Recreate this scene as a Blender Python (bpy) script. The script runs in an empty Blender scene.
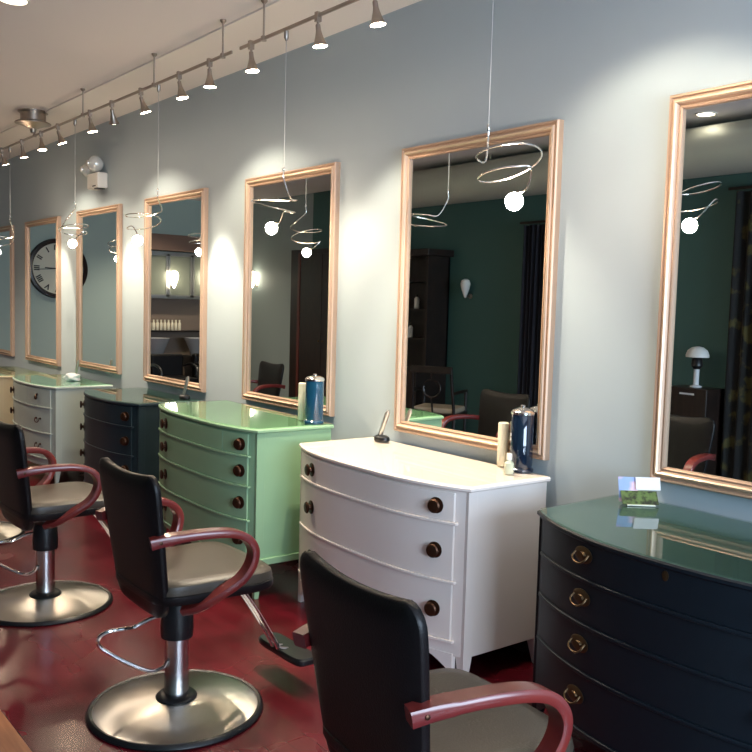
import bpy, bmesh, math, random
from mathutils import Vector, Matrix, Quaternion
random.seed(7)
PI = math.pi
S = bpy.context.scene
COL = S.collection
WY = 3.074      # the mirrored wall
CEIL = 3.20
OY = -1.12      # opposite wall
EX = -13.0      # far end wall
FX = 2.8        # street front

# ------------------------------------------------------------------ materials
def mat(name, color=(0.5, 0.5, 0.5), rough=0.5, metal=0.0, coat=0.0, spec=0.5, emit=None, estr=0.0,
        noise=None, bump=None, trans=0.0, ior=1.45, coatr=0.05):
    m = bpy.data.materials.new(name); m.use_nodes = True
    nt = m.node_tree; b = nt.nodes['Principled BSDF']
    b.inputs['Base Color'].default_value = (*color, 1)
    b.inputs['Roughness'].default_value = rough
    b.inputs['Metallic'].default_value = metal
    b.inputs['Coat Weight'].default_value = coat
    b.inputs['Coat Roughness'].default_value = coatr
    b.inputs['Specular IOR Level'].default_value = spec
    b.inputs['IOR'].default_value = ior
    b.inputs['Transmission Weight'].default_value = trans
    if emit:
        b.inputs['Emission Color'].default_value = (*emit, 1)
        b.inputs['Emission Strength'].default_value = estr
    tc = nt.nodes.new('ShaderNodeTexCoord')
    if noise:   # (scale, second colour, lo, hi[, stretch])
        n = nt.nodes.new('ShaderNodeTexNoise'); n.inputs['Scale'].default_value = noise[0]
        n.inputs['Detail'].default_value = 5
        mp = nt.nodes.new('ShaderNodeMapping')
        if len(noise) > 4: mp.inputs['Scale'].default_value = noise[4]
        nt.links.new(tc.outputs['Object'], mp.inputs[0]); nt.links.new(mp.outputs[0], n.inputs['Vector'])
        r = nt.nodes.new('ShaderNodeMapRange'); r.inputs[1].default_value = noise[2]; r.inputs[2].default_value = noise[3]
        nt.links.new(n.outputs['Fac'], r.inputs[0])
        mx = nt.nodes.new('ShaderNodeMix'); mx.data_type = 'RGBA'
        mx.inputs[6].default_value = (*color, 1); mx.inputs[7].default_value = (*noise[1], 1)
        nt.links.new(r.outputs[0], mx.inputs[0]); nt.links.new(mx.outputs[2], b.inputs['Base Color'])
    if bump:    # (scale, strength[, stretch])
        n = nt.nodes.new('ShaderNodeTexNoise'); n.inputs['Scale'].default_value = bump[0]; n.inputs['Detail'].default_value = 3
        mp = nt.nodes.new('ShaderNodeMapping')
        if len(bump) > 2: mp.inputs['Scale'].default_value = bump[2]
        nt.links.new(tc.outputs['Object'], mp.inputs[0]); nt.links.new(mp.outputs[0], n.inputs['Vector'])
        bp = nt.nodes.new('ShaderNodeBump'); bp.inputs['Strength'].default_value = bump[1]; bp.inputs['Distance'].default_value = 0.01
        nt.links.new(n.outputs['Fac'], bp.inputs['Height']); nt.links.new(bp.outputs[0], b.inputs['Normal'])
    return m

def sheet_glass(name, tint, refl=1.0):
    m = bpy.data.materials.new(name); m.use_nodes = True; nt = m.node_tree
    nt.nodes.remove(nt.nodes['Principled BSDF']); out = nt.nodes['Material Output']
    t = nt.nodes.new('ShaderNodeBsdfTransparent'); t.inputs[0].default_value = (*tint, 1)
    g = nt.nodes.new('ShaderNodeBsdfGlossy'); g.inputs['Roughness'].default_value = 0.02
    f = nt.nodes.new('ShaderNodeFresnel'); f.inputs[0].default_value = 1.5
    ml = nt.nodes.new('ShaderNodeMath'); ml.operation = 'MULTIPLY'; ml.inputs[1].default_value = refl
    mx = nt.nodes.new('ShaderNodeMixShader')
    ge = nt.nodes.new('ShaderNodeNewGeometry'); iv = nt.nodes.new('ShaderNodeMath'); iv.operation = 'SUBTRACT'; iv.inputs[0].default_value = 1
    m2 = nt.nodes.new('ShaderNodeMath'); m2.operation = 'MULTIPLY'
    nt.links.new(ge.outputs['Backfacing'], iv.inputs[1]); nt.links.new(iv.outputs[0], m2.inputs[1])
    nt.links.new(f.outputs[0], ml.inputs[0]); nt.links.new(ml.outputs[0], m2.inputs[0]); nt.links.new(m2.outputs[0], mx.inputs[0])
    nt.links.new(t.outputs[0], mx.inputs[1]); nt.links.new(g.outputs[0], mx.inputs[2]); nt.links.new(mx.outputs[0], out.inputs[0])
    return m

M = {}
M['wall'] = mat('wall_paint', (0.415, 0.485, 0.520), 0.62, noise=(1.2, (0.395, 0.460, 0.495), 0.35, 0.7), bump=(260, 0.04))
M['endwall'] = mat('end_wall_paint', (0.46, 0.58, 0.54), 0.7, bump=(260, 0.04))
M['green_wall'] = mat('dark_green_paint', (0.045, 0.115, 0.105), 0.6, bump=(260, 0.04))
M['sage_wall'] = mat('sage_paint', (0.30, 0.36, 0.36), 0.6, bump=(260, 0.04))
M['ceiling'] = mat('ceiling_paint', (0.86, 0.79, 0.765), 0.85, bump=(180, 0.05))
M['soffit'] = mat('soffit_paint', (0.88, 0.82, 0.775), 0.8, bump=(180, 0.05))  # creamier than the ceiling: bounce from the lit wall painted in
M['base_black'] = mat('baseboard_paint', (0.012, 0.012, 0.013), 0.4)  # black stands in for deep shade at the wall foot
M['gold'] = mat('champagne_gilt', (0.55, 0.375, 0.265), 0.50, 0.5)
M['gold2'] = mat('pale_gilt', (0.66, 0.50, 0.36), 0.42, 0.5)
M['mirror'] = mat('mirror_silver', (0.86, 0.90, 0.88), 0.0, 1.0)
M['nickel'] = mat('brushed_nickel', (0.42, 0.36, 0.31), 0.35, 1.0)
M['wire'] = mat('polished_wire', (0.80, 0.78, 0.74), 0.18, 1.0)
M['cable'] = mat('cable_grey', (0.42, 0.42, 0.42), 0.5, 0.4)
M['bulb'] = mat('frosted_globe_bulb', (1, 0.9, 0.8), 0.3, emit=(1.0, 0.74, 0.52), estr=140)
M['lens'] = mat('spot_lens', (1, 0.95, 0.85), 0.3, emit=(1.0, 0.80, 0.60), estr=45)
M['can'] = mat('downlight_lens', (1, 0.95, 0.85), 0.3, emit=(1.0, 0.86, 0.70), estr=9)
M['sconce'] = mat('sconce_glass_lit', (1, 0.95, 0.85), 0.3, emit=(1.0, 0.86, 0.66), estr=9)
M['sconce_off'] = mat('sconce_glass_unlit', (0.75, 0.74, 0.70), 0.35)
M['white_plastic'] = mat('white_plastic', (0.80, 0.77, 0.70), 0.4)
M['clear_lens'] = mat('silver_reflector', (0.72, 0.73, 0.70), 0.15, 0.25, coat=1.0)
M['black_vinyl'] = mat('black_vinyl', (0.0055, 0.0045, 0.005), 0.40, spec=0.32, bump=(220, 0.12))
M['taupe_vinyl'] = mat('taupe_vinyl', (0.055, 0.043, 0.031), 0.32, spec=0.38, bump=(180, 0.1), noise=(6, (0.060, 0.048, 0.036), 0.4, 0.7))
M['cherry'] = mat('cherry_stained_wood', (0.21, 0.028, 0.020), 0.30, coat=0.5, noise=(9, (0.13, 0.016, 0.018), 0.35, 0.65, (1, 0.25, 1)), coatr=0.15)
M['chrome'] = mat('chrome', (0.80, 0.79, 0.77), 0.10, 1.0)
M['steel'] = mat('brushed_steel', (0.64, 0.60, 0.54), 0.3, 1.0)
def radial_steel():
    m = M['steel']; nt = m.node_tree; b = nt.nodes['Principled BSDF']; b.inputs['Anisotropic'].default_value = 0.85; b.inputs['Roughness'].default_value = 0.33
    t = nt.nodes.new('ShaderNodeTangent'); t.direction_type = 'RADIAL'; t.axis = 'Z'; nt.links.new(t.outputs[0], b.inputs['Tangent'])
radial_steel()
M['column'] = mat('satin_column', (0.62, 0.60, 0.60), 0.25, 1.0)
M['black_plastic'] = mat('black_plastic', (0.010, 0.010, 0.011), 0.32)
M['glass_top'] = sheet_glass('clear_glass_top', (0.86, 0.93, 0.89), 1.15)
M['glass_clear'] = sheet_glass('white_glass_top', (0.99, 0.985, 0.97), 0.8)
M['pane'] = sheet_glass('window_pane', (0.95, 0.97, 0.97))
M['bronze'] = mat('antique_bronze', (0.075, 0.035, 0.020), 0.38, 0.8)
M['brass'] = mat('dark_brass', (0.10, 0.062, 0.030), 0.42, 0.8)
M['cream_plastic'] = mat('cream_bottle', (0.82, 0.76, 0.60), 0.4)
M['blue_glass'] = mat('blue_liquid_jar', (0.008, 0.060, 0.120), 0.06, coat=1.0)
M['navy_glass'] = mat('navy_liquid_jar', (0.006, 0.014, 0.032), 0.06, coat=1.0)
M['label'] = mat('white_label', (0.70, 0.72, 0.74), 0.5)
M['clear_bottle'] = mat('clear_bottle', (0.55, 0.60, 0.45), 0.08, coat=0.8)
M['paper'] = mat('white_card', (0.85, 0.85, 0.86), 0.5)
M['dark_wood'] = mat('dark_espresso_wood', (0.014, 0.009, 0.007), 0.4, noise=(5, (0.026, 0.014, 0.010), 0.4, 0.7, (6, 1, 1)))
M['red_wood'] = mat('mahogany_trim', (0.10, 0.022, 0.014), 0.4)
M['cream_fabric'] = mat('cream_upholstery', (0.50, 0.40, 0.29), 0.8)
M['curtain'] = mat('dark_curtain', (0.012, 0.013, 0.020), 0.9)
M['curtain_pat'] = mat('patterned_curtain', (0.010, 0.010, 0.010), 0.9, noise=(7, (0.070, 0.060, 0.018), 0.54, 0.62))
M['duct'] = mat('galvanised_duct', (0.46, 0.48, 0.42), 0.58, 0.35, bump=(6, 0.2))
M['oak'] = mat('honey_oak', (0.42, 0.17, 0.075), 0.4, noise=(4, (0.30, 0.11, 0.05), 0.35, 0.7, (1, 12, 1)))
M['tile'] = mat('mauve_floor_tile', (0.20, 0.15, 0.18), 0.4, noise=(8, (0.13, 0.10, 0.12), 0.4, 0.7))
M['clock_rim'] = mat('clock_rim', (0.016, 0.010, 0.009), 0.3)
M['clock_face'] = mat('clock_face', (0.80, 0.80, 0.66), 0.5)
M['ink'] = mat('clock_ink', (0.030, 0.035, 0.025), 0.5)
M['bowl'] = mat('grey_ceramic', (0.42, 0.42, 0.43), 0.2, coat=0.6)
M['brown_soffit'] = mat('brown_beam_paint', (0.20, 0.125, 0.095), 0.6)
M['beige_wall'] = mat('beige_tile_wall', (0.24, 0.18, 0.14), 0.5)
M['sage_glass'] = mat('sage_frosted_glass', (0.24, 0.26, 0.21), 0.25)
M['alu'] = mat('aluminium_frame', (0.60, 0.58, 0.55), 0.3, 0.9)

def floor_mat():
    m = bpy.data.materials.new('red_stained_boards'); m.use_nodes = True; nt = m.node_tree; b = nt.nodes['Principled BSDF']
    tc = nt.nodes.new('ShaderNodeTexCoord')
    br = nt.nodes.new('ShaderNodeTexBrick'); br.offset = 0.37
    br.inputs['Color1'].default_value = (0.098, 0.0050, 0.0115, 1); br.inputs['Color2'].default_value = (0.080, 0.0044, 0.0092, 1)
    br.inputs['Mortar'].default_value = (0.040, 0.004, 0.006, 1); br.inputs['Scale'].default_value = 1
    br.inputs['Mortar Size'].default_value = 0.0022; br.inputs['Mortar Smooth'].default_value = 0.3
    br.inputs['Brick Width'].default_value = 1.6; br.inputs['Row Height'].default_value = 0.085
    nt.links.new(tc.outputs['Object'], br.inputs['Vector'])
    n = nt.nodes.new('ShaderNodeTexNoise'); n.inputs['Scale'].default_value = 2.6; n.inputs['Detail'].default_value = 2.5; n.inputs['Roughness'].default_value = 0.45
    nt.links.new(tc.outputs['Object'], n.inputs['Vector'])
    r = nt.nodes.new('ShaderNodeValToRGB'); e = r.color_ramp.elements; r.color_ramp.interpolation = 'EASE'
    e[0].position = 0.34; e[0].color = (0.72, 0.72, 0.7, 1); e[1].position = 0.66; e[1].color = (1.3, 1.25, 1.25, 1)
    nt.links.new(n.outputs['Fac'], r.inputs[0])
    mx = nt.nodes.new('ShaderNodeMix'); mx.data_type = 'RGBA'; mx.blend_type = 'MULTIPLY'; mx.inputs[0].default_value = 1
    nt.links.new(br.outputs['Color'], mx.inputs[6]); nt.links.new(r.outputs[0], mx.inputs[7])
    # worn tan patches
    n2 = nt.nodes.new('ShaderNodeTexNoise'); n2.inputs['Scale'].default_value = 1.7; n2.inputs['Detail'].default_value = 2
    mp = nt.nodes.new('ShaderNodeMapping'); mp.inputs['Location'].default_value = (3.1, 8.2, 0); mp.inputs['Scale'].default_value = (0.7, 1.6, 1)
    nt.links.new(tc.outputs['Object'], mp.inputs[0]); nt.links.new(mp.outputs[0], n2.inputs['Vector'])
    r2 = nt.nodes.new('ShaderNodeMapRange'); r2.inputs[1].default_value = 0.50; r2.inputs[2].default_value = 0.80; r2.inputs[4].default_value = 0.35
    r2.interpolation_type = 'SMOOTHERSTEP'; nt.links.new(n2.outputs['Fac'], r2.inputs[0])
    mx2 = nt.nodes.new('ShaderNodeMix'); mx2.data_type = 'RGBA'; mx2.inputs[7].default_value = (0.070, 0.030, 0.022, 1)
    nt.links.new(r2.outputs[0], mx2.inputs[0]); nt.links.new(mx.outputs[2], mx2.inputs[6]); nt.links.new(mx2.outputs[2], b.inputs['Base Color'])
    rr = nt.nodes.new('ShaderNodeMapRange'); rr.inputs[1].default_value = 0.3; rr.inputs[2].default_value = 0.7; rr.inputs[3].default_value = 0.19; rr.inputs[4].default_value = 0.30
    nt.links.new(n.outputs['Fac'], rr.inputs[0]); nt.links.new(rr.outputs[0], b.inputs['Roughness'])
    bp = nt.nodes.new('ShaderNodeBump'); bp.inputs['Strength'].default_value = 0.015; bp.inputs['Distance'].default_value = 0.01
    nt.links.new(n.outputs['Fac'], bp.inputs['Height']); nt.links.new(bp.outputs[0], b.inputs['Normal'])
    return m
M['floor'] = floor_mat()

def card_mat():
    m = bpy.data.materials.new('printed_card'); m.use_nodes = True; nt = m.node_tree; b = nt.nodes['Principled BSDF']
    tc = nt.nodes.new('ShaderNodeTexCoord'); n = nt.nodes.new('ShaderNodeTexNoise'); n.inputs['Scale'].default_value = 14
    nt.links.new(tc.outputs['Object'], n.inputs['Vector'])
    r = nt.nodes.new('ShaderNodeValToRGB'); e = r.color_ramp.elements
    e[0].position = 0.42; e[0].color = (0.30, 0.42, 0.75, 1); e[1].position = 0.6; e[1].color = (0.85, 0.82, 0.92, 1)
    x = e.new(0.52); x.color = (0.75, 0.50, 0.72, 1)
    nt.links.new(n.outputs['Fac'], r.inputs[0]); nt.links.new(r.outputs[0], b.inputs['Base Color']); b.inputs['Roughness'].default_value = 0.3
    return m
M['card'] = card_mat()
M['card_green'] = mat('green_printed_card', (0.10, 0.16, 0.05), 0.35, noise=(45, (0.02, 0.025, 0.015), 0.40, 0.6))

# ------------------------------------------------------------------ mesh helpers
def nb(): return bmesh.new()
def box(bm, x0, x1, y0, y1, z0, z1):
    v = [bm.verts.new(p) for p in [(x0,y0,z0),(x1,y0,z0),(x1,y1,z0),(x0,y1,z0),(x0,y0,z1),(x1,y0,z1),(x1,y1,z1),(x0,y1,z1)]]
    for f in [(0,3,2,1),(4,5,6,7),(0,1,5,4),(1,2,6,5),(2,3,7,6),(3,0,4,7)]: bm.faces.new([v[i] for i in f])
    return v
def rings(bm, rr, close=True, cap=True):
    """skin a list of vertex rings (lists of coords)"""
    vs = [[bm.verts.new(p) for p in r] for r in rr]
    n = len(vs[0])
    for a, b in zip(vs, vs[1:]):
        for i in range(n if close else n - 1):
            j = (i + 1) % n
            bm.faces.new([a[i], a[j], b[j], b[i]])
    if cap:
        bm.faces.new(vs[0][::-1]); bm.faces.new(vs[-1])
    return vs
def lathe(bm, prof, c=(0,0,0), n=40, axis='z', cap=True):
    rr = []
    for r, h in prof:
        ring = []
        for i in range(n):
            a = 2*PI*i/n
            if axis == 'z': ring.append((c[0]+r*math.cos(a), c[1]+r*math.sin(a), c[2]+h))
            elif axis == 'y': ring.append((c[0]+r*math.cos(a), c[1]+h, c[2]-r*math.sin(a)))
            else: ring.append((c[0]+h, c[1]+r*math.cos(a), c[2]+r*math.sin(a)))
        rr.append(ring)
    rings(bm, rr, cap=cap)
def frames(pts, up=None):
    pts = [Vector(p) for p in pts]; T = []
    for i in range(len(pts)):
        a = pts[max(i-1,0)]; b = pts[min(i+1,len(pts)-1)]; T.append((b-a).normalized())
    if up is None:
        up = Vector((0,0,1)) if abs(T[0].z) < 0.9 else Vector((1,0,0))
    N = [(up - T[0]*up.dot(T[0])).normalized()]
    for i in range(1, len(pts)):
        q = T[i-1].rotation_difference(T[i]); nn = q @ N[-1]; N.append((nn - T[i]*nn.dot(T[i])).normalized())
    return pts, T, N
def tube(bm, pts, r, n=10, radii=None):
    pts, T, N = frames(pts); rr = []
    for i, p in enumerate(pts):
        B = T[i].cross(N[i]); q = radii[i] if radii else r
        rr.append([tuple(p + (N[i]*math.cos(2*PI*k/n) + B*math.sin(2*PI*k/n))*q) for k in range(n)])
    rings(bm, rr)
def sphere(bm, c, r, n=20, m=12, sz=1.0):
    bmesh.ops.create_uvsphere(bm, u_segments=n, v_segments=m, radius=r, matrix=Matrix.Translation(c) @ Matrix.Diagonal((1,1,sz,1)))
def smooth_path(ctrl, k=8, closed=False):
    P = [Vector(p) for p in ctrl]; out = []; n = len(P)
    segs = n if closed else n-1
    for i in range(segs):
        p0 = P[(i-1) % n] if closed or i > 0 else P[0]*2-P[1]
        p1 = P[i]; p2 = P[(i+1) % n]
        p3 = P[(i+2) % n] if closed or i+2 < n else p2*2-p1
        for s in range(k):
            t = s/k
            out.append(0.5*((2*p1)+(-p0+p2)*t+(2*p0-5*p1+4*p2-p3)*t*t+(-p0+3*p1-3*p2+p3)*t**3))
    if not closed: out.append(P[-1])
    return out

def obj(name, bm, m, parent=None, bevel=0, seg=2, smooth=True, subsurf=0, angle=35):
    bmesh.ops.recalc_face_normals(bm, faces=bm.faces)
    me = bpy.data.meshes.new(name); bm.to_mesh(me); bm.free()
    me.materials.append(M[m] if isinstance(m, str) else m)
    o = bpy.data.objects.new(name, me); COL.objects.link(o)
    if parent: o.parent = parent
    if smooth:
        for p in me.polygons: p.use_smooth = True
        me.set_sharp_from_angle(angle=math.radians(angle))
    if bevel:
        b = o.modifiers.new('bevel', 'BEVEL'); b.width = bevel; b.segments = seg; b.limit_method = 'ANGLE'; b.angle_limit = math.radians(40)
        b.harden_normals = True
    if subsurf:
        b = o.modifiers.new('sub', 'SUBSURF'); b.levels = subsurf; b.render_levels = subsurf
    return o
def tag(o, label=None, cat=None, group=None, kind=None):
    if label: o['label'] = label
    if cat: o['category'] = cat
    if group: o['group'] = group
    if kind: o['kind'] = kind
    return o
def thing(name, label, cat, loc=(0,0,0), rz=0, group=None):
    o = bpy.data.objects.new(name, None); COL.objects.link(o); o.empty_display_size = 0.1
    o.location = loc; o.rotation_euler = (0,0,rz)
    return tag(o, label, cat, group)
def struct(name, bm, m, label=None, cat=None, **k):
    return tag(obj(name, bm, m, **k), label, cat, kind='structure')
def copy_tree(o, parent=None):
    c = o.copy(); COL.objects.link(c); c.parent = parent
    for ch in list(o.children): copy_tree(ch, c)
    return c
def dup(root, loc, rz, label, group=None):
    c = copy_tree(root); c.location = loc; c.rotation_euler = (0,0,rz); c['label'] = label
    if group: c['group'] = group
    return c

# ------------------------------------------------------------------ setting
T = 0.12
bm = nb(); box(bm, EX-T, FX+T, 0.93, WY+T, -0.1, 0); f = struct('floor', bm, 'floor', 'dark red stained wooden floor under the styling chairs', 'floor')
bm = nb(); box(bm, EX-T, FX+T, OY-T, 0.80, -0.1, 0); struct('floor_tiled', bm, 'tile', 'mauve floor beyond the oak border strip', 'floor')
bm = nb(); box(bm, EX, FX, 0.80, 0.93, -0.1, 0.008); struct('trim_1', bm, 'oak', 'honey oak border strip edging the red floor', 'floor trim', bevel=0.004)
bm = nb(); box(bm, EX-T, FX+T, OY-T, WY+T, CEIL, CEIL+0.1); struct('ceiling', bm, 'ceiling', 'plain pinkish grey ceiling', 'ceiling')
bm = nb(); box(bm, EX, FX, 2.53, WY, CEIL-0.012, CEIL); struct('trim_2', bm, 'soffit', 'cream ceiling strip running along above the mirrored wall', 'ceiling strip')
bm = nb(); box(bm, EX-T, FX+T, WY, WY+T, 0, CEIL); struct('wall_back', bm, 'wall', 'grey blue wall carrying the framed mirrors', 'wall')
bm = nb(); box(bm, EX, FX, WY-0.014, WY, 0, 0.17); struct('baseboard_back', bm, 'base_black', 'black baseboard behind the dressers', 'baseboard', bevel=0.004)
bm = nb(); box(bm, -10.7, FX+T, OY-T, OY, 0, CEIL); struct('wall_front', bm, 'green_wall', 'dark green wall opposite the mirrors', 'wall')
bm = nb(); box(bm, EX-T, -10.7, OY-T, OY, 0, CEIL); struct('wall_front_section', bm, 'sage_wall', 'sage section of the wall opposite the mirrors', 'wall')
bm = nb(); box(bm, EX-T, EX, OY, WY, 0, CEIL); struct('wall_left', bm, 'endwall', 'blue grey far end wall carrying the round clock', 'wall')
# street front with a wide window
bm = nb()
wy0, wy1, wz0, wz1 = -0.5, 2.6, 0.65, 2.75
box(bm, FX, FX+T, OY, wy0, 0, CEIL); box(bm, FX, FX+T, wy1, WY, 0, CEIL)
box(bm, FX, FX+T, wy0, wy1, 0, wz0); box(bm, FX, FX+T, wy0, wy1, wz1, CEIL)
struct('wall_right', bm, 'wall', 'street front wall around the shop window', 'wall')
bm = nb()
for y in (wy0, (wy0+wy1)/2, wy1-0.05): box(bm, FX+0.02, FX+0.09, y, y+0.05, wz0, wz1)
box(bm, FX+0.02, FX+0.09, wy0, wy1, wz0, wz0+0.05); box(bm, FX+0.02, FX+0.09, wy0, wy1, wz1-0.05, wz1)
w = struct('window_1', bm, 'dark_wood', 'dark framed shop window', 'window', bevel=0.004)
bm = nb(); box(bm, FX+0.05, FX+0.056, wy0+0.03, wy1-0.03, wz0+0.03, wz1-0.03); obj('pane', bm, 'pane', w)

# ------------------------------------------------------------------ mirrors
def mirror(x0, x1, z0, z1, label, flush=0.0):
    t = thing('wall_mirror', label, 'mirror', ((x0+x1)/2, WY, z0), 0, 'gilt framed mirrors along the wall')
    w = (x1-x0)/2; h = z1-z0
    # moulded frame: profile swept round the rectangle (inward distance d, height off the wall y)
    def loop(prof):
        rr = []
        for d, y in prof:
            d *= 0.85
            rr.append([(-w+d, -y, d), (w-d, -y, d), (w-d, -y, h-d), (-w+d, -y, h-d)])
        return rr
    prof = [(0,0.0),(0,0.030),(0.006,0.038),(0.014,0.038),(0.018,0.031),(0.024,0.031),(0.030,0.040),(0.046,0.036),(0.052,0.026),(0.056,0.026),(0.060,0.030),(0.068,0.026),(0.070,0.012)]
    bm = nb(); vs = [[bm.verts.new(p) for p in r] for r in loop(prof)]
    for a, b in zip(vs, vs[1:]):
        for i in range(4):
            j = (i+1) % 4; bm.faces.new([a[i], a[j], b[j], b[i]])
    obj('frame', bm, 'gold', t, smooth=False)
    bm = nb(); vs = [[bm.verts.new(p) for p in r] for r in loop([(0.031,0.0405),(0.038,0.043),(0.045,0.0365)])]
    for a, b in zip(vs, vs[1:]):
        for i in range(4):
            j = (i+1) % 4; bm.faces.new([a[i], a[j], b[j], b[i]])
    obj('frame_moulding', bm, 'gold2', t, smooth=False)
    bm = nb(); box(bm, -w+0.056, w-0.056, -0.014, -0.002, 0.056, h-0.056)
    obj('mirror_glass', bm, 'mirror', t, smooth=False)
    return t
mirror(-2.050, -0.95, 0.935, 2.445, 'large gilt framed mirror above the dark navy dresser at the right edge')
mirror(-3.668, -2.598, 0.925, 2.436, 'large gilt framed mirror above the white dresser')
mirror(-5.325, -4.268, 0.93, 2.434, 'gilt framed mirror behind the mint green dresser')
mirror(-6.975, -5.915, 0.92, 2.428, 'gilt framed mirror between the two bright wall patches, above the middle navy dresser')
mirror(-8.565, -7.515, 0.93, 2.428, 'gilt framed mirror below the emergency light, showing the right rim of the clock')
mirror(-10.19, -9.10, 0.888, 2.418, 'gilt framed mirror reflecting most of the round clock')
mirror(-11.82, -10.70, 0.89, 2.417, 'gilt framed mirror cut off by the left edge')

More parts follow.
